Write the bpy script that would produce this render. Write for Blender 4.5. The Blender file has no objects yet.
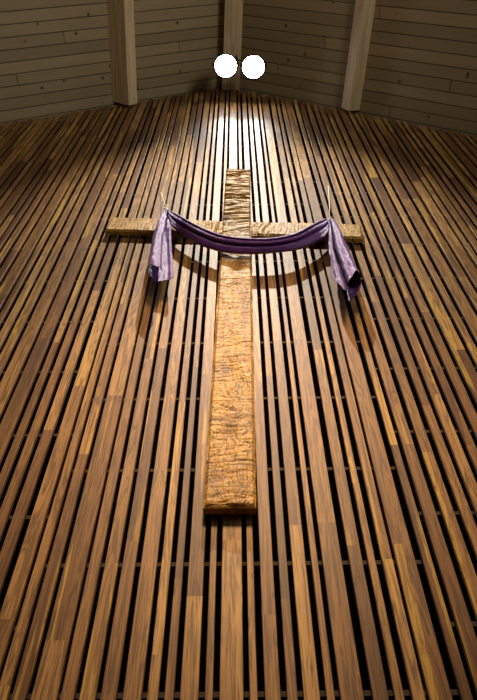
import bpy, bmesh, math, random
from mathutils import Vector, Matrix, noise
random.seed(7)
scene = bpy.context.scene
col = scene.collection
V = Vector

# ------------------------------------------------------------------ camera
F_PX, W_PX, H_PX = 660.0, 477.0, 700.0
TH = math.atan(F_PX / 461.0)
CT, ST = math.cos(TH), math.sin(TH)
DW = 3.5
DIST = DW * ST
EYE = 1.6
CAM = V((0, -DIST, EYE))
sr = -4.5 / 461.0
cr = math.sqrt(1 - sr * sr)
_R, _U, FW = V((1, 0, 0)), V((0, -ST, CT)), V((0, CT, ST))
RT = _R * cr + _U * sr
UP = -_R * sr + _U * cr
cd = bpy.data.cameras.new('camera')
cam = bpy.data.objects.new('camera', cd); col.objects.link(cam)
m3 = Matrix((RT, UP, -FW)).transposed()
cam.matrix_world = Matrix.Translation(CAM) @ m3.to_4x4()
cd.sensor_fit = 'VERTICAL'; cd.sensor_height = 36.0
cd.lens = F_PX / H_PX * 36.0
cd.clip_start = 0.05; cd.clip_end = 200
scene.camera = cam

def at(px, py, s=0.0):
    """World point seen at a photo pixel, on the plane s metres in front of the slats."""
    d = FW + RT * ((px - 238.5) / F_PX) + UP * ((350 - py) / F_PX)
    return CAM + d * ((-s - CAM.y) / d.y)

# ------------------------------------------------------------------ materials
def srgb(r, g, b):
    f = lambda c: (c / 255 / 12.92) if c / 255 <= 0.04045 else ((c / 255 + 0.055) / 1.055) ** 2.4
    return (f(r), f(g), f(b), 1)

class NT:
    def __init__(s, name):
        s.m = bpy.data.materials.new(name); s.m.use_nodes = True
        s.t = s.m.node_tree; s.t.nodes.clear()
        s.out = s.n('ShaderNodeOutputMaterial'); s.b = s.n('ShaderNodeBsdfPrincipled')
        s.l(s.b.outputs[0], s.out.inputs[0])
    def n(s, t, **kw):
        x = s.t.nodes.new(t)
        for k, v in kw.items(): setattr(x, k, v)
        return x
    def l(s, a, b): s.t.links.new(a, b)
    def sock(s, x, i):
        if isinstance(x, (int, float)): i.default_value = x
        elif isinstance(x, (tuple, list)): i.default_value = x
        else: s.l(x, i)
    def math(s, op, a, b=0.0, c=None):
        x = s.n('ShaderNodeMath', operation=op)
        s.sock(a, x.inputs[0]); s.sock(b, x.inputs[1])
        if c is not None: s.sock(c, x.inputs[2])
        return x.outputs[0]
    def mix(s, f, a, b, bt='MIX'):
        x = s.n('ShaderNodeMix', data_type='RGBA', blend_type=bt)
        s.sock(f, x.inputs[0]); s.sock(a, x.inputs[6]); s.sock(b, x.inputs[7])
        return x.outputs[2]
    def noise(s, vec, scale, detail=3, rough=0.5, dist=0.0):
        x = s.n('ShaderNodeTexNoise'); s.l(vec, x.inputs['Vector'])
        x.inputs['Scale'].default_value = scale; x.inputs['Detail'].default_value = detail
        x.inputs['Roughness'].default_value = rough; x.inputs['Distortion'].default_value = dist
        return x.outputs['Fac']
    def ramp(s, f, stops, interp='LINEAR'):
        x = s.n('ShaderNodeValToRGB'); s.l(f, x.inputs[0]); e = x.color_ramp.elements
        x.color_ramp.interpolation = interp
        while len(e) > 1: e.remove(e[-1])
        e[0].position, e[0].color = stops[0]
        for p, c in stops[1:]:
            k = e.new(p); k.color = c
        return x.outputs[0]
    def vec(s, x, y, z):
        c = s.n('ShaderNodeCombineXYZ')
        s.sock(x, c.inputs[0]); s.sock(y, c.inputs[1]); s.sock(z, c.inputs[2])
        return c.outputs[0]
    def bump(s, h, strength, dist):
        b = s.n('ShaderNodeBump'); b.inputs['Strength'].default_value = strength
        b.inputs['Distance'].default_value = dist
        s.l(h, b.inputs['Height']); s.l(b.outputs[0], s.b.inputs['Normal'])

def G(v): return (v, v, v, 1)

def mat_slat():
    k = NT('walnut_slats')
    tc = k.n('ShaderNodeTexCoord'); oi = k.n('ShaderNodeObjectInfo')
    sp = k.n('ShaderNodeSeparateXYZ'); k.l(tc.outputs['Object'], sp.inputs[0])
    r = oi.outputs['Random']
    x, y, z = sp.outputs
    # boards butt-jointed end to end: a board number for each stretch of the slat
    seg = k.math('FLOOR', k.math('ADD', k.math('MULTIPLY', z, 0.55), k.math('MULTIPLY', r, 17.3)))
    wn = k.n('ShaderNodeTexWhiteNoise', noise_dimensions='2D')
    k.l(k.vec(seg, k.math('MULTIPLY', r, 91.7), 0), wn.inputs['Vector'])
    br = wn.outputs['Value']; wn2 = k.n('ShaderNodeSeparateColor'); k.l(wn.outputs['Color'], wn2.inputs[0])
    off = k.math('MULTIPLY', br, 53.0)
    # grain stretched along the board
    gv = k.vec(k.math('ADD', k.math('MULTIPLY', x, 14.0), off), k.math('ADD', k.math('MULTIPLY', y, 14.0), off), k.math('MULTIPLY', z, 0.9))
    g1 = k.noise(gv, 1.6, 4, 0.55, 0.9)
    wav = k.math('SINE', k.math('MULTIPLY', g1, 34.0))
    fine = k.noise(k.vec(k.math('MULTIPLY', x, 190.0), k.math('MULTIPLY', y, 190.0), k.math('ADD', k.math('MULTIPLY', z, 5.0), off)), 1.0, 3, 0.6)
    big = k.noise(k.vec(k.math('ADD', k.math('MULTIPLY', x, 9.0), off), off, k.math('MULTIPLY', z, 0.5)), 1.0, 2, 0.5)
    tone = k.math('ADD', k.math('MULTIPLY', big, 0.6), k.math('MULTIPLY', br, 0.5))
    base = k.ramp(tone, [(0.22, srgb(84, 56, 31)), (0.42, srgb(128, 89, 49)), (0.62, srgb(158, 115, 65)), (0.85, srgb(194, 149, 88))])
    red = k.mix(k.math('MULTIPLY', wn2.outputs[1], 0.15), base, srgb(128, 76, 44))
    grain = k.math('MULTIPLY', k.math('POWER', k.math('ADD', k.math('MULTIPLY', wav, 0.5), 0.5), 1.6), 0.66)
    c1 = k.mix(grain, red, srgb(64, 42, 23))
    c2 = k.mix(k.math('MULTIPLY', k.ramp(fine, [(0.42, G(1)), (0.6, G(0))]), 0.3), c1, srgb(58, 34, 20))
    # pale sapwood running along one side of some boards
    sw = k.noise(k.vec(k.math('ADD', k.math('MULTIPLY', x, 26.0), off), off, k.math('MULTIPLY', z, 0.7)), 1.0, 1, 0.4)
    swf = k.math('MULTIPLY', k.ramp(sw, [(0.57, G(0)), (0.62, G(1))]), k.ramp(wn2.outputs[2], [(0.5, G(0)), (0.52, G(1))]))
    c3 = k.mix(k.math('MULTIPLY', swf, 0.75), c2, k.mix(k.math('MULTIPLY', grain, 1.3), srgb(184, 146, 66), srgb(136, 92, 38)))
    # dark knots
    kn = k.n('ShaderNodeTexVoronoi', feature='F1'); k.l(k.vec(k.math('ADD', k.math('MULTIPLY', x, 9), off), k.math('MULTIPLY', r, 40), k.math('MULTIPLY', z, 3.0)), kn.inputs['Vector']); kn.inputs['Scale'].default_value = 1.0
    c4 = k.mix(k.ramp(kn.outputs['Distance'], [(0.0, G(0.8)), (0.10, G(0))]), c3, srgb(40, 24, 16))
    k.l(c4, k.b.inputs['Base Color'])
    k.b.inputs['Roughness'].default_value = 0.5
    k.b.inputs['Specular IOR Level'].default_value = 0.28
    k.bump(k.math('ADD', fine, k.math('MULTIPLY', wav, 0.2)), 0.25, 0.002)
    return k.m

def mat_plain(name, c, rough=0.6, metal=0.0, nz=0.15, scale=20.0):
    k = NT(name); tc = k.n('ShaderNodeTexCoord')
    n = k.noise(tc.outputs['Object'], scale, 3)
    k.l(k.mix(k.math('MULTIPLY', n, nz * 2), c, tuple(v * 0.6 for v in c[:3]) + (1,)), k.b.inputs['Base Color'])
    k.b.inputs['Roughness'].default_value = rough; k.b.inputs['Metallic'].default_value = metal
    return k.m

def mat_ceiling():
    k = NT('ceiling_boards')
    tc = k.n('ShaderNodeTexCoord'); sp = k.n('ShaderNodeSeparateXYZ'); k.l(tc.outputs['Object'], sp.inputs[0])
    x, y, z = sp.outputs
    yy = k.math('DIVIDE', y, 0.165)
    fr = k.math('FRACT', yy); pl = k.math('FLOOR', yy)
    side = k.math('SIGN', x)
    xs = k.math('ADD', k.math('MULTIPLY', x, 0.16), k.math('MULTIPLY', pl, 0.37))
    seg = k.math('FLOOR', xs)
    wn = k.n('ShaderNodeTexWhiteNoise', noise_dimensions='3D'); k.l(k.vec(seg, pl, side), wn.inputs['Vector'])
    off = k.math('MULTIPLY', wn.outputs['Value'], 31.0)
    gr = k.noise(k.vec(k.math('MULTIPLY', x, 1.2), k.math('ADD', k.math('MULTIPLY', y, 24.0), off), k.math('MULTIPLY', z, 1.2)), 1.0, 4, 0.6, 0.5)
    base = k.mix(wn.outputs['Value'], srgb(150, 136, 108), srgb(176, 160, 128))
    c = k.mix(k.math('MULTIPLY', gr, 0.6), base, srgb(126, 106, 80))
    edge = k.math('MINIMUM', fr, k.math('SUBTRACT', 1.0, fr))
    groove = k.ramp(edge, [(0.0, G(0)), (0.02, G(0.2)), (0.045, G(1))])
    joint = k.math('FRACT', xs)
    c = k.mix(k.ramp(joint, [(0.0, G(0.75)), (0.0015, G(0.75)), (0.0025, G(0))]), c, srgb(40, 32, 24))
    vo = k.n('ShaderNodeTexVoronoi', feature='F1'); vo.inputs['Scale'].default_value = 1.0
    k.l(k.vec(k.math('MULTIPLY', x, 4.2), k.math('ADD', k.math('MULTIPLY', pl, 1.7), k.math('MULTIPLY', fr, 0.55)), side), vo.inputs['Vector'])
    c = k.mix(k.ramp(vo.outputs['Distance'], [(0.0, G(0.9)), (0.06, G(0.8)), (0.11, G(0))]), c, srgb(48, 32, 22))
    c = k.mix(k.math('SUBTRACT', 1.0, groove), c, srgb(62, 50, 38))
    k.l(c, k.b.inputs['Base Color']); k.b.inputs['Roughness'].default_value = 0.6
    k.bump(groove, 0.9, 0.012)
    return k.m

def mat_beam():
    k = NT('beam_timber')
    tc = k.n('ShaderNodeTexCoord'); sp = k.n('ShaderNodeSeparateXYZ'); k.l(tc.outputs['Object'], sp.inputs[0])
    x, y, z = sp.outputs
    gr = k.noise(k.vec(k.math('MULTIPLY', x, 22.0), k.math('MULTIPLY', y, 1.0), k.math('MULTIPLY', z, 22.0)), 1.0, 4, 0.6, 0.6)
    k.l(k.ramp(gr, [(0.25, srgb(170, 148, 112)), (0.55, srgb(208, 188, 152)), (0.8, srgb(224, 206, 172))]), k.b.inputs['Base Color'])
    k.b.inputs['Roughness'].default_value = 0.55
    k.bump(gr, 0.3, 0.003)
    return k.m

def mat_cross():
    k = NT('hewn_oak')
    tc = k.n('ShaderNodeTexCoord'); sp = k.n('ShaderNodeSeparateXYZ'); k.l(tc.outputs['Object'], sp.inputs[0])
    x, y, z = sp.outputs           # local: x along width, z along length
    f = k.noise(k.vec(k.math('MULTIPLY', x, 7.0), k.math('MULTIPLY', y, 30.0), k.math('MULTIPLY', z, 3.0)), 1.0, 5, 0.6, 0.5)
    rings = k.math('SINE', k.math('MULTIPLY', f, 58.0))
    line = k.ramp(k.math('ADD', k.math('MULTIPLY', rings, 0.5), 0.5), [(0.0, G(1)), (0.16, G(0))])
    cross = k.noise(k.vec(k.math('MULTIPLY', x, 5.0), k.math('MULTIPLY', y, 5.0), k.math('MULTIPLY', z, 46.0)), 1.0, 3, 0.6, 0.4)
    big = k.noise(k.vec(k.math('MULTIPLY', x, 8.0), y, k.math('MULTIPLY', z, 2.2)), 1.0, 3, 0.5)
    c = k.ramp(big, [(0.3, srgb(136, 98, 40)), (0.5, srgb(178, 134, 64)), (0.75, srgb(204, 162, 88))])
    c = k.mix(k.ramp(cross, [(0.34, G(0.7)), (0.48, G(0))]), c, srgb(84, 54, 26))
    c = k.mix(k.math('MULTIPLY', line, 0.88), c, srgb(58, 36, 17))
    k.l(c, k.b.inputs['Base Color']); k.b.inputs['Roughness'].default_value = 0.55; k.b.inputs['Specular IOR Level'].default_value = 0.25
    k.bump(k.math('ADD', k.math('MULTIPLY', cross, 0.7), k.math('MULTIPLY', rings, 0.12)), 0.6, 0.006)
    return k.m

def mat_cloth():
    k = NT('purple_cloth')
    tc = k.n('ShaderNodeTexCoord')
    w = k.n('ShaderNodeTexWave', wave_type='BANDS'); k.l(tc.outputs['Object'], w.inputs['Vector']); w.inputs['Scale'].default_value = 260
    n = k.noise(tc.outputs['Object'], 16, 4, 0.6)
    k.l(k.mix(n, srgb(76, 32, 112), srgb(112, 56, 146)), k.b.inputs['Base Color'])
    k.b.inputs['Roughness'].default_value = 0.42
    k.b.inputs['Sheen Weight'].default_value = 0.1; k.b.inputs['Sheen Roughness'].default_value = 0.4
    k.bump(k.math('ADD', n, k.math('MULTIPLY', w.outputs['Fac'], 0.05)), 0.5, 0.02)
    return k.m

M_SLAT, M_CEIL, M_BEAM, M_CROSS, M_CLOTH = mat_slat(), mat_ceiling(), mat_beam(), mat_cross(), mat_cloth()
M_BACK = mat_plain('black_backing', srgb(3, 3, 3), 0.95)
M_BACK.node_tree.nodes['Principled BSDF'].inputs['Specular IOR Level'].default_value = 0.0
M_RAIL = mat_plain('rail_timber', srgb(46, 32, 20), 0.9)
M_WALL = mat_plain('plaster', srgb(150, 130, 104), 0.8, nz=0.05, scale=4)
M_FLOOR = mat_plain('carpet', srgb(96, 62, 42), 0.9, scale=60)
M_METAL = mat_plain('dark_metal', srgb(38, 38, 40), 0.45, 0.8)
M_CORD = mat_plain('white_cord', srgb(225, 222, 214), 0.7)
def mat_lens():
    k = NT('lamp_glow'); k.t.nodes.remove(k.b)
    e = k.n('ShaderNodeEmission'); e.inputs[0].default_value = (1.0, 0.97, 0.92, 1); e.inputs[1].default_value = 30.0
    k.l(e.outputs[0], k.out.inputs[0]); return k.m
M_LENS = mat_lens()

# ------------------------------------------------------------------ mesh helpers
def link(name, bm, mat, parent=None, smooth=False, loc=None):
    me = bpy.data.meshes.new(name); bm.normal_update(); bm.to_mesh(me); bm.free()
    me.materials.append(mat)
    if smooth:
        for p in me.polygons: p.use_smooth = True
    o = bpy.data.objects.new(name, me); col.objects.link(o)
    if parent: o.parent = parent
    if loc is not None: o.location = loc
    return o
def empty(name, loc, label, cat, group=None):
    o = bpy.data.objects.new(name, None); col.objects.link(o); o.location = loc; o.empty_display_size = 0.2
    tag(o, label, cat, group); return o
def tag(o, label, cat, group=None):
    o['label'] = label; o['category'] = cat
    if group: o['group'] = group
def struct(o): o['kind'] = 'structure'; return o
def add_box(bm, x0, x1, y0, y1, z0, z1, bevel=0.0):
    vs = [bm.verts.new((x, y, z)) for z in (z0, z1) for y in (y0, y1) for x in (x0, x1)]
    fs = [bm.faces.new([vs[i] for i in q]) for q in ((0, 2, 3, 1), (4, 5, 7, 6), (0, 1, 5, 4), (2, 6, 7, 3), (0, 4, 6, 2), (1, 3, 7, 5))]
    if bevel:
        es = {e for f in fs for e in f.edges}
        bmesh.ops.bevel(bm, geom=list(es), offset=bevel, segments=1, affect='EDGES', profile=0.5)
def add_tube(bm, pts, r, seg=8, r1=None):
    rings = []
    n = len(pts)
    for i, p in enumerate(pts):
        t = (pts[min(i + 1, n - 1)] - pts[max(i - 1, 0)]).normalized()
        a = t.orthogonal().normalized(); b = t.cross(a)
        rr = r if r1 is None else r + (r1 - r) * i / (n - 1)
        rings.append([bm.verts.new(p + (a * math.cos(q) + b * math.sin(q)) * rr) for q in (2 * math.pi * j / seg for j in range(seg))])
    for i in range(n - 1):
        for j in range(seg):
            bm.faces.new((rings[i][j], rings[i][(j + 1) % seg], rings[i + 1][(j + 1) % seg], rings[i + 1][j]))
    bm.faces.new(rings[0][::-1]); bm.faces.new(rings[-1])
def add_lathe(bm, prof, seg=32, cap0=True, cap1=True):
    rings = [[bm.verts.new((r * math.cos(2 * math.pi * j / seg), r * math.sin(2 * math.pi * j / seg), z)) for j in range(seg)] for r, z in prof]
    for i in range(len(rings) - 1):
        for j in range(seg):
            bm.faces.new((rings[i][j], rings[i][(j + 1) % seg], rings[i + 1][(j + 1) % seg], rings[i + 1][j]))
    if cap0: bm.faces.new(rings[0][::-1])
    if cap1: bm.faces.new(rings[-1])

# ------------------------------------------------------------------ roof line
RIDGE = at(229, 86, 0.0)
RX, RZ = RIDGE.x, RIDGE.z
PL, PR = at(0, 123, 0), at(477, 135, 0)
SL = (RZ - PL.z) / (RX - PL.x)          # slope left / right of the ridge
SR = (RZ - PR.z) / (PR.x - RX)
def roof(x): return RZ - (SL * (RX - x) if x < RX else SR * (x - RX))
HALF = 4.6
SKEW = 0.056                           # the nave runs back at a slight angle to the slatted wall
def skewed(bm):
    for v in bm.verts: v.co.x += SKEW * -v.co.y
    return bm

# ------------------------------------------------------------------ setting
bm = bmesh.new()
vs = []
for y in (0.12, 0.22):
    vs.append([bm.verts.new(p) for p in ((-HALF, y, 0), (HALF, y, 0), (HALF, y, roof(HALF) + 0.05), (RX, y, RZ + 0.05), (-HALF, y, roof(-HALF) + 0.05))])
bm.faces.new(vs[0]); bm.faces.new(vs[1][::-1])
for i in range(5): bm.faces.new((vs[0][i], vs[1][i], vs[1][(i + 1) % 5], vs[0][(i + 1) % 5]))
struct(link('wall_front', bm, M_BACK))
BACKY = -11.0
def roof_bm(x0, x1):
    b = bmesh.new(); T = 0.16
    q = [[b.verts.new((x, y, roof(x) + dz)) for x, dz in ((x0, 0), (x1, 0), (x1, T), (x0, T))] for y in (0.17, BACKY)]
    b.faces.new(q[0]); b.faces.new(q[1][::-1])
    for i in range(4): b.faces.new((q[0][i], q[1][i], q[1][(i + 1) % 4], q[0][(i + 1) % 4]))
    bmesh.ops.recalc_face_normals(b, faces=b.faces)
    return skewed(b)
struct(link('ceiling', roof_bm(-HALF - 0.2, RX), M_CEIL))
struct(link('ceiling', roof_bm(RX, HALF + 0.2), M_CEIL))
bm = bmesh.new(); add_box(bm, -HALF - 0.2, HALF + 0.2, BACKY, 0.17, -0.1, 0.0); struct(link('floor', skewed(bm), M_FLOOR))
bm = bmesh.new(); add_box(bm, -HALF - 0.15, -HALF, BACKY, 0.17, 0, roof(-HALF)); struct(link('wall_left', skewed(bm), M_WALL))
bm = bmesh.new(); add_box(bm, HALF, HALF + 0.15, BACKY, 0.17, 0, roof(HALF)); struct(link('wall_right', skewed(bm), M_WALL))

# ------------------------------------------------------------------ slats
# edges read off the photo along one row, in pixels, turned into metres on the wall
row = [(0.8, 17), (21, 31), (35, 47.8), (52.8, 75.5), (78.8, 90.9), (96, 110), (114.7, 128.6), (134.5, 151.3), (156.3, 165.9),
       (171.7, 180), (185.7, 202), (208, 215), (221, 242.5), (247.9, 255), (261.8, 275.7), (281.6, 291), (296.5, 310.8),
       (317, 324), (329.2, 350), (358, 372), (378, 386), (393.5, 405), (408.4, 428.9), (437, 447), (453, 468)]
spans = [(at(a, 610).x, at(b, 610).x) for a, b in row]
wd = [0.046, 0.066, 0.066, 0.1, 0.048, 0.056, 0.072]
def grow(edge, sgn, out):
    last = None
    while abs(edge) < HALF - 0.15:
        w = random.choice([q for q in wd if q != last or random.random() < .3]); last = w
        g = random.uniform(0.030, 0.039)
        a = edge + sgn * g; b = a + sgn * w
        if abs(b) > HALF - 0.02: break
        out.append((min(a, b), max(a, b))); edge = b
grow(spans[0][0], -1, spans); grow(max(s[1] for s in spans), 1, spans)
spans.sort()
screen = empty('slat_screen', (0, 0, 0), 'tall screen of narrow upright walnut slats covering the wall behind the wooden cross', 'wall screen')
for a, b in spans:
    bm = bmesh.new(); c = (a + b) / 2; h = (b - a) / 2
    top = min(roof(a), roof(b)) - random.uniform(0.0, 0.05)
    add_box(bm, -h, h, 0, 0.028, 0.06, top, 0.003)
    o = link('slat', bm, M_SLAT, screen, loc=(c, random.uniform(0.0, 0.004), 0))
zr = [EYE + 2.21 + 0.69 * i for i in range(-5, 15)]
xin = (-1.05, 0.98)
for i, z in enumerate(zr):
    for a, b, dz in ((xin[0], xin[1], 0.0), (-HALF + .05, xin[0], 0.33), (xin[1], HALF - .05, 0.33)):
        zz = z + dz
        # cut the rail where the roof comes down
        aa, bb = a, b
        if zz > roof(aa) - 0.2: aa = RX - (RZ - 0.2 - zz) / SL
        if zz > roof(bb) - 0.2: bb = RX + (RZ - 0.2 - zz) / SR
        if bb - aa < 0.2 or zz < 0.1 or zz > RZ - 0.2: continue
        bm = bmesh.new(); add_box(bm, aa, bb, 0.05, 0.075, -0.014, 0.014, 0.002)
        link('rail', bm, M_RAIL, screen, loc=(0, 0, zz))

# ------------------------------------------------------------------ roof beams
def purlin(px, py, side, label):
    p = at(px, py, 0.0); sl = SL if side < 0 else SR
    al = (math.atan(sl) + math.radians(23)) * (1 if side > 0 else -1)     # rotation about y
    h = 0.62; w = 0.21
    # lowest corner is on the outer side for this tilt; put that corner at p
    bm = bmesh.new()
    L = -BACKY
    add_box(bm, -w / 2, w / 2, -L + 0.05, -0.03, 0, h, 0.008)
    o = link('roof_beam', bm, M_BEAM)
    R = Matrix.Rotation(math.atan(SKEW), 4, 'Z') @ Matrix.Rotation(al, 4, 'Y')
    corner = R @ V((side * w / 2, 0, 0))
    o.matrix_world = Matrix.Translation(V((p.x, 0, p.z)) - corner) @ R
    tag(o, label, 'beam', 'roof beams along the plank ceiling')
    return o
purlin(129.0, 108, -1, 'pale timber roof beam left of the two bright lamps, meeting the top of the slatted wall')
purlin(348.5, 113.5, 1, 'pale timber roof beam right of the two bright lamps, meeting the top of the slatted wall')
bm = bmesh.new(); add_box(bm, -0.15, 0.15, BACKY + .05, -0.004, -0.34, -0.02, 0.008)
o = link('ridge_beam', skewed(bm), M_BEAM, loc=(RX + 0.03, 0, RZ)); tag(o, 'shadowed ridge beam at the peak of the ceiling above the twin lamps', 'beam')

# ------------------------------------------------------------------ cross
T0 = at(238, 168, 0.095); B0 = at(229.6, 506, 0.095)
def hewn(u, v, L):
    """carved relief of the front face: choppy cross cuts, stronger towards the top"""
    k = max(0.0, min(1.0, (v / L - 0.60) / 0.25))
    a = noise.noise(V((u * 2.6, v * 17 + 0.9 * noise.noise(V((u * 4, v * 2.5, 2))), 4.7)))
    a2 = noise.noise(V((u * 4.0, v * 30, 9.1)))
    chop = 0.75 * max(0.0, 1 - abs(a) * 4.5) + 0.35 * max(0.0, 1 - abs(a2) * 5) + 0.5 * a
    b = noise.noise(V((u * 8, v * 4.0, 7.7)))
    terr = (math.floor(b * 6) / 6)
    mid = math.exp(-((u + 0.01) / 0.045) ** 2)
    knots = noise.noise(V((u * 6, v * 6.5, 1.3)))
    return -(0.036 * chop * (0.13 + 0.87 * k) + 0.014 * terr * (1 - k) + 0.02 * max(0, knots) * mid * (1 - k))
def plank(name, w, L, depth, fy, nu, nv, amp, parent, seed, vertical=True, ragged=0.003):
    """hewn board: local x across, z along; relief on the front, chamfered rim"""
    bm = bmesh.new(); ch = 0.02
    us = [-w / 2 + w * i / nu for i in range(nu + 1)]; us.insert(1, -w / 2 + ch); us.insert(-1, w / 2 - ch)
    us = sorted(set(us)); vsl = [L * j / nv for j in range(nv + 1)]; vsl += [ch, L - ch]; vsl = sorted(set(vsl))
    grid = []
    for j, v in enumerate(vsl):
        r = []
        for i, u in enumerate(us):
            e = min(u + w / 2, w / 2 - u, v, L - v)
            d = max(0.0, (ch - e) / ch)
            y = fy + 0.018 * d
            if e > ch * 0.5: y -= hewn(u, v + seed, L if vertical else 0.01) * (amp if vertical else 0.07 + 0.55 * math.exp(-((v - L / 2) / 0.42) ** 2))
            uu = u
            if i in (0, len(us) - 1): uu += ragged * noise.noise(V((u * 9, v * 9 + seed, 3)))
            r.append(bm.verts.new((uu, y, v)))
        grid.append(r)
    for j in range(len(vsl) - 1):
        for i in range(len(us) - 1):
            bm.faces.new((grid[j][i], grid[j][i + 1], grid[j + 1][i + 1], grid[j + 1][i]))
    yb = fy + depth
    back = {}
    rim = [grid[0][i] for i in range(len(us))] + [grid[j][-1] for j in range(1, len(vsl))] + [grid[-1][i] for i in range(len(us) - 2, -1, -1)] + [grid[j][0] for j in range(len(vsl) - 2, 0, -1)]
    bk = [bm.verts.new((q.co.x, yb, q.co.z)) for q in rim]
    n = len(rim)
    for i in range(n): bm.faces.new((rim[i], bk[i], bk[(i + 1) % n], rim[(i + 1) % n]))
    bm.faces.new(bk[::-1])
    bmesh.ops.recalc_face_normals(bm, faces=bm.faces)
    return link(name, bm, M_CROSS, parent)
cross = empty('wooden_cross', B0, 'large rough-hewn pale wooden cross mounted on the slatted wall, draped with purple cloth', 'cross')
ax = (T0 - B0); LEN = ax.length
tilt = math.atan2(ax.x, ax.z)
WID = (at(256.3, 505, 0.095) - at(203, 503, 0.095)).length
up = plank('upright', WID, LEN, 0.066, 0.0, 26, 760, 1.0, cross, 0.0)
up.matrix_parent_inverse = Matrix(); up.location = (0, 0, 0); up.rotation_euler = (0, tilt, 0)
CL, CR = at(108.5, 222.5, 0.09), at(362, 230, 0.09)
bx = CR - CL; BL = bx.length
bt = math.atan2(-bx.z, bx.x)
BH = (at(200, 217.5, .09) - at(200, 230.5, .09)).length
barm = plank('crossbar', BH, BL, 0.058, 0.0, 20, 300, 0.75, cross, 40.0, vertical=False)
barm.location = CL - B0 + V((0, 0.004, 0)); barm.rotation_euler = (0, math.pi / 2 + bt, 0)
# fixings holding the cross off the slats
for px, py in ((236, 190), (232, 330), (230, 450), (150, 224), (315, 229)):
    p = at(px, py, 0.03)
    bm = bmesh.new(); add_box(bm, -0.03, 0.03, -0.004, 0.0295, -0.05, 0.05)
    link('mount_block', bm, M_METAL, cross, loc=V((p.x, -0.030, p.z)) - B0)

# ------------------------------------------------------------------ cloth
def crom(p, t):
    n = len(p) - 1; x = min(max(t, 0), 1) * n; i = min(int(x), n - 1); f = x - i
    p0, p1, p2, p3 = p[max(i - 1, 0)], p[i], p[i + 1], p[min(i + 2, n)]
    return 0.5 * ((2 * p1) + (p2 - p0) * f + (2 * p0 - 5 * p1 + 4 * p2 - p3) * f * f + (3 * p1 - p0 - 3 * p2 + p3) * f ** 3)
def sheet(name, rows, nu, nv, wr, parent, origin, seed=0):
    """rows: list of rows of (px, py, s) control points; lofted, wrinkled, given thickness"""
    P = [[at(*q) for q in r] for r in rows]
    bm = bmesh.new(); grid = []
    for j in range(nv + 1):
        cr_ = [crom([P[r][c] for r in range(len(P))], j / nv) for c in range(len(P[0]))]
        line = [crom(cr_, i / nu) for i in range(nu + 1)]
        grid.append(line)
    vs = []
    for j in range(nv + 1):
        r = []
        for i in range(nu + 1):
            a = grid[j][min(i + 1, nu)] - grid[j][max(i - 1, 0)]; b = grid[min(j + 1, nv)][i] - grid[max(j - 1, 0)][i]
            n = a.cross(b); n = n.normalized() if n.length > 1e-9 else V((0, -1, 0))
            q = grid[j][i]
            d = wr * (noise.noise(V((i / nu * 9 + seed, j / nv * 2.5, seed))) + 0.5 * noise.noise(V((q.x * 22, q.y * 22, q.z * 16 + seed))))
            r.append(bm.verts.new(q + n * d - origin))
        vs.append(r)
    for j in range(nv):
        for i in range(nu):
            bm.faces.new((vs[j][i], vs[j][i + 1], vs[j + 1][i + 1], vs[j + 1][i]))
    o = link(name, bm, M_CLOTH, parent, smooth=True)
    md = o.modifiers.new('thick', 'SOLIDIFY'); md.thickness = 0.004; md.offset = 0
    return o
HL, HR = (166.5, 208.5, 0.21), (330.0, 218.5, 0.21)
base = at(*HL)
cloth = empty('purple_cloth', base, 'long purple cloth hung in a swag over the arms of the wooden cross', 'cloth')
# swag: rows run from the left hook to the right hook, columns from the upper rim over the belly to the lower edge
def swrow(px_t, py_t, px_b, py_b, st, sb, fold=1.0):
    r = []
    prof = [(0.01, -0.05), (0.0, 0.0), (0.06, 0.006), (0.11, -0.022), (0.16, 0.006), (0.34, 0.012), (0.46, -0.012), (0.56, 0.008), (0.78, 0.008), (0.92, 0.004), (1.0, -0.014)]
    for t, b in prof:
        r.append((px_t + (px_b - px_t) * t, py_t + (py_b - py_t) * t, st + (sb - st) * t + b * fold))
    return r
swag = sheet('swag', [
    swrow(166, 208, 167.5, 212, .215, .19, .3),
    swrow(172, 211.5, 171, 225, .215, .17, .7),
    swrow(184, 218, 182, 234.5, .25, .138, 1),
    swrow(201, 227, 200, 245, .25, .138, 1),
    swrow(222, 235, 222, 252, .25, .138, 1),
    swrow(250, 238.5, 250, 254.3, .25, .138, 1),
    swrow(275, 238, 277, 252.8, .25, .138, 1),
    swrow(296, 233, 300, 249, .25, .138, 1),
    swrow(313, 224, 318, 241.5, .25, .138, 1),
    swrow(323, 219.5, 327.5, 235, .215, .17, .7),
    swrow(329.5, 217.5, 330.5, 221, .215, .19, .3)], 60, 150, 0.006, cloth, base, 1)
def tail(hook, hem, mids, name, seed, wr=0.006, wx=0.12):
    n = len(hem); rows = []
    top = [(hook[0] + (h[0] - sum(q[0] for q in hem) / n) * wx, hook[1] + 0.4 * (i % 2), hook[2] + (h[2] - 0.2) * 0.25) for i, h in enumerate(hem)]
    rows.append(top)
    for t, wide, bul in mids:
        rows.append([(a[0] + (h[0] - a[0]) * t * 1.0 + (h[0] - sum(q[0] for q in hem) / n) * wide, a[1] + (h[1] - a[1]) * t, a[2] + (h[2] - a[2]) * (t ** 0.7) + bul) for a, h in zip(top, hem)])
    rows.append(hem)
    return sheet(name, rows, 64, 60, wr, cloth, base, seed)
def tail(hook, rows, name, seed, wr=0.012):
    n = len(rows[0]); cx = sum(q[0] for q in rows[0]) / n; cs = sum(q[2] for q in rows[0]) / n
    top = [(hook[0] + (q[0] - cx) * 0.22, hook[1] + 0.3 * (i % 2), hook[2] + (q[2] - cs) * 0.25) for i, q in enumerate(rows[0])]
    return sheet(name, [top] + rows, 110, 100, wr, cloth, base, seed)
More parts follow.
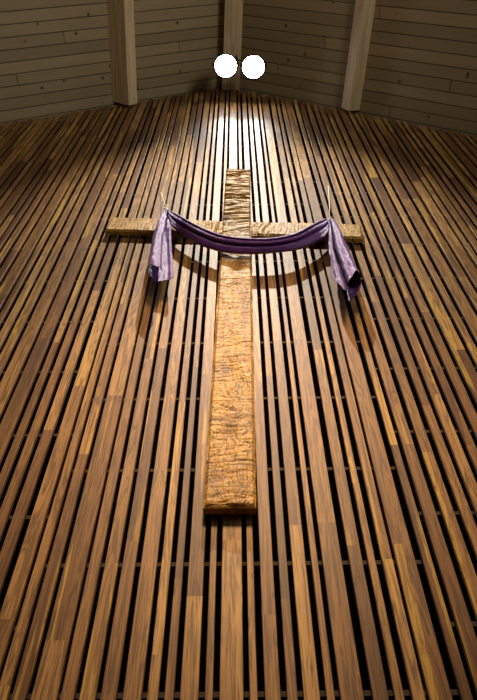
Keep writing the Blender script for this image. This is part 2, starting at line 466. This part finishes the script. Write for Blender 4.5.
tail(HL, [
    [(165, 222, .225), (164.4, 221.5, .25), (162, 220, .265), (159.3, 220, .255), (158, 221.5, .23), (158, 223.5, .2), (160, 225, .17), (163, 225.5, .16), (166.5, 225.5, .165), (169, 225, .18), (170.3, 224.5, .175)],
    [(162.3, 239, .235), (161.5, 238, .275), (158.5, 237, .29), (155, 237, .28), (153.3, 238.5, .24), (153.2, 241, .2), (155.5, 243, .16), (160, 244, .15), (166, 243.5, .155), (169.5, 242.5, .17), (171.3, 242, .165)],
    [(161.5, 270.5, .235), (160.6, 267.5, .285), (157, 266, .31), (151.5, 264, .30), (148, 266.5, .26), (147.6, 272, .20), (151, 278, .155), (158, 281.5, .14), (166, 280.5, .15), (171, 278.5, .175), (174, 277, .165)]], 'tail', 4)
tail(HR, [
    [(328.8, 230, .21), (329.4, 230, .225), (330.2, 230, .235), (331, 230, .23), (332, 229, .17), (333.2, 228.5, .24), (335.5, 227.5, .26), (338.2, 228, .255), (339.5, 229, .22), (339.5, 231, .18), (337.5, 233, .16), (334.5, 234, .15)],
    [(330, 254, .21), (331, 254, .23), (332.2, 254, .24), (333.2, 254, .235), (335, 252, .11), (338, 251, .25), (341.5, 249, .285), (346, 248, .28), (349, 250, .22), (349, 254, .16), (346, 257, .13), (341, 259, .12)],
    [(332.8, 277, .21), (337, 282, .23), (341.5, 287, .24), (345.2, 290.5, .24), (346.5, 287, .11), (348.3, 282, .26), (352, 276.5, .30), (356.3, 271, .29), (360.5, 277, .23), (361, 285, .18), (357, 293.5, .14), (348.5, 300.5, .115)]], 'tail', 11)
def cord(pts, r):
    bm = bmesh.new(); add_tube(bm, [at(*p) - base for p in pts], r, 6)
    link('hanging_cord', bm, M_CORD, cloth, smooth=True)
cord([(160.8, 192.5, 0.008), (163, 198.5, .07), (165, 204, .15), (166.6, 209, .215)], 0.003)
cord([(163.8, 208, .22), (166.6, 208.8, .232), (168.2, 211.5, .225)], 0.008)
cord([(328.2, 186, 0.01), (329.3, 202, .08), (329.6, 209, .14), (329.2, 219, .22)], 0.0035)
cord([(326.5, 219.3, .225), (329.2, 218.4, .238), (329.2, 221, .23)], 0.008)

# ------------------------------------------------------------------ floodlights hung from the ridge beam
def floodlight(pos, aim, drop_to, label, r=0.182, power=None, cone=60, blend=0.6, color=(1, 1, 1)):
    t = empty('floodlight', pos, label, 'lamp', 'ridge floodlights')
    d = (aim - pos).normalized()
    q = V((0, 0, -1)).rotation_difference(d).to_matrix().to_4x4()
    def put(o): o.matrix_basis = q
    bm = bmesh.new()
    add_lathe(bm, [(0.06, 0.30), (0.09, 0.29), (0.105, 0.20), (r * 0.9, 0.09), (r, 0.03), (r + 0.012, 0.0), (r + 0.012, -0.012), (r - 0.008, -0.012), (r - 0.008, 0.002)], cap1=False)
    put(link('housing', bm, M_METAL, t, smooth=True))
    bm = bmesh.new()
    add_lathe(bm, [(r - 0.009, 0.001), (r * 0.75, -0.014), (r * 0.4, -0.026), (0.02, -0.030)])
    put(link('lens', bm, M_LENS, t, smooth=True))
    bm = bmesh.new()
    add_tube(bm, [V((x, 0, z)) for x, z in ((-r - .02, 0.05), (-r - .02, 0.25), (-r * .6, 0.36), (0, 0.38), (r * .6, 0.36), (r + .02, 0.25), (r + .02, 0.05))], 0.011, 8)
    link('yoke', bm, M_METAL, t, smooth=True)
    bm = bmesh.new()
    dx = RX + 0.03 - SKEW * pos.y - pos.x; dx -= math.copysign(min(abs(dx), 0.08), dx)
    add_tube(bm, [V((0, 0, 0.375)), V((0, 0, 0.45)), V((dx, 0, 0.52)), V((dx, 0, drop_to - pos.z - 0.004))], 0.016, 8)
    link('stem', bm, M_METAL, t, smooth=True)
    if power:
        ld = bpy.data.lights.new('flood', 'SPOT'); ld.energy = power; ld.spot_size = math.radians(cone); ld.spot_blend = blend
        ld.shadow_soft_size = 0.05; ld.color = color
        lo = bpy.data.objects.new('flood', ld); col.objects.link(lo)
        lo.matrix_world = Matrix.Translation(pos + d * 0.06) @ q
    return t
A1 = at(225.8, 66, 0.56); A2 = at(253.4, 67, 0.56)
beam_bot = RZ - 0.33
floodlight(A1, at(215, 330, 0.0), beam_bot, 'left one of two bright round floodlights under the ridge beam', power=125, cone=70, blend=0.9, color=(1.0, 0.95, 0.88))
floodlight(A2, at(250, 330, 0.0), beam_bot, 'right one of two bright round floodlights under the ridge beam', power=125, cone=70, blend=0.9, color=(1.0, 0.95, 0.88))
A3 = V((RX + 0.03 + SKEW * 3.6, -3.6, RZ - 0.9))
floodlight(A3, at(236, 255, 0.0), beam_bot, 'third floodlight hung farther back on the ridge beam, away from the slatted wall', power=3000, cone=62, blend=1.0, color=(1.0, 0.93, 0.80))

# unseen warm fill spot added behind the camera, narrowed for dim corners, and soft daylight of the nave
def lamp(kind, name, loc, aim, energy, color, **kw):
    ld = bpy.data.lights.new(name, kind); ld.energy = energy; ld.color = color
    for k, v in kw.items(): setattr(ld, k, v)
    lo = bpy.data.objects.new(name, ld); col.objects.link(lo)
    lo.matrix_world = Matrix.Translation(loc) @ V((0, 0, -1)).rotation_difference((aim - loc).normalized()).to_matrix().to_4x4()
    return lo
lamp('SPOT', 'fill_spot', V((0.3, -6.5, 9.5)), V((0, 0, 5.0)), 4500, (1.0, 0.67, 0.35), spot_size=math.radians(31), spot_blend=1.0, shadow_soft_size=0.9)
w = bpy.data.worlds.new('world'); scene.world = w; w.use_nodes = True
bg = w.node_tree.nodes['Background']; bg.inputs[0].default_value = (1.0, 0.86, 0.68, 1); bg.inputs[1].default_value = 0.10
lamp('AREA', 'side_window', V((HALF - 0.3, -6.0, 6.0)), V((-3.0, -1.0, 11)), 88, (1.0, 0.95, 0.78), size=2.0, spread=math.radians(110))

scene.view_settings.view_transform = 'Standard'; scene.view_settings.look = 'None'
scene.view_settings.exposure = 0.0; scene.view_settings.gamma = 1.0
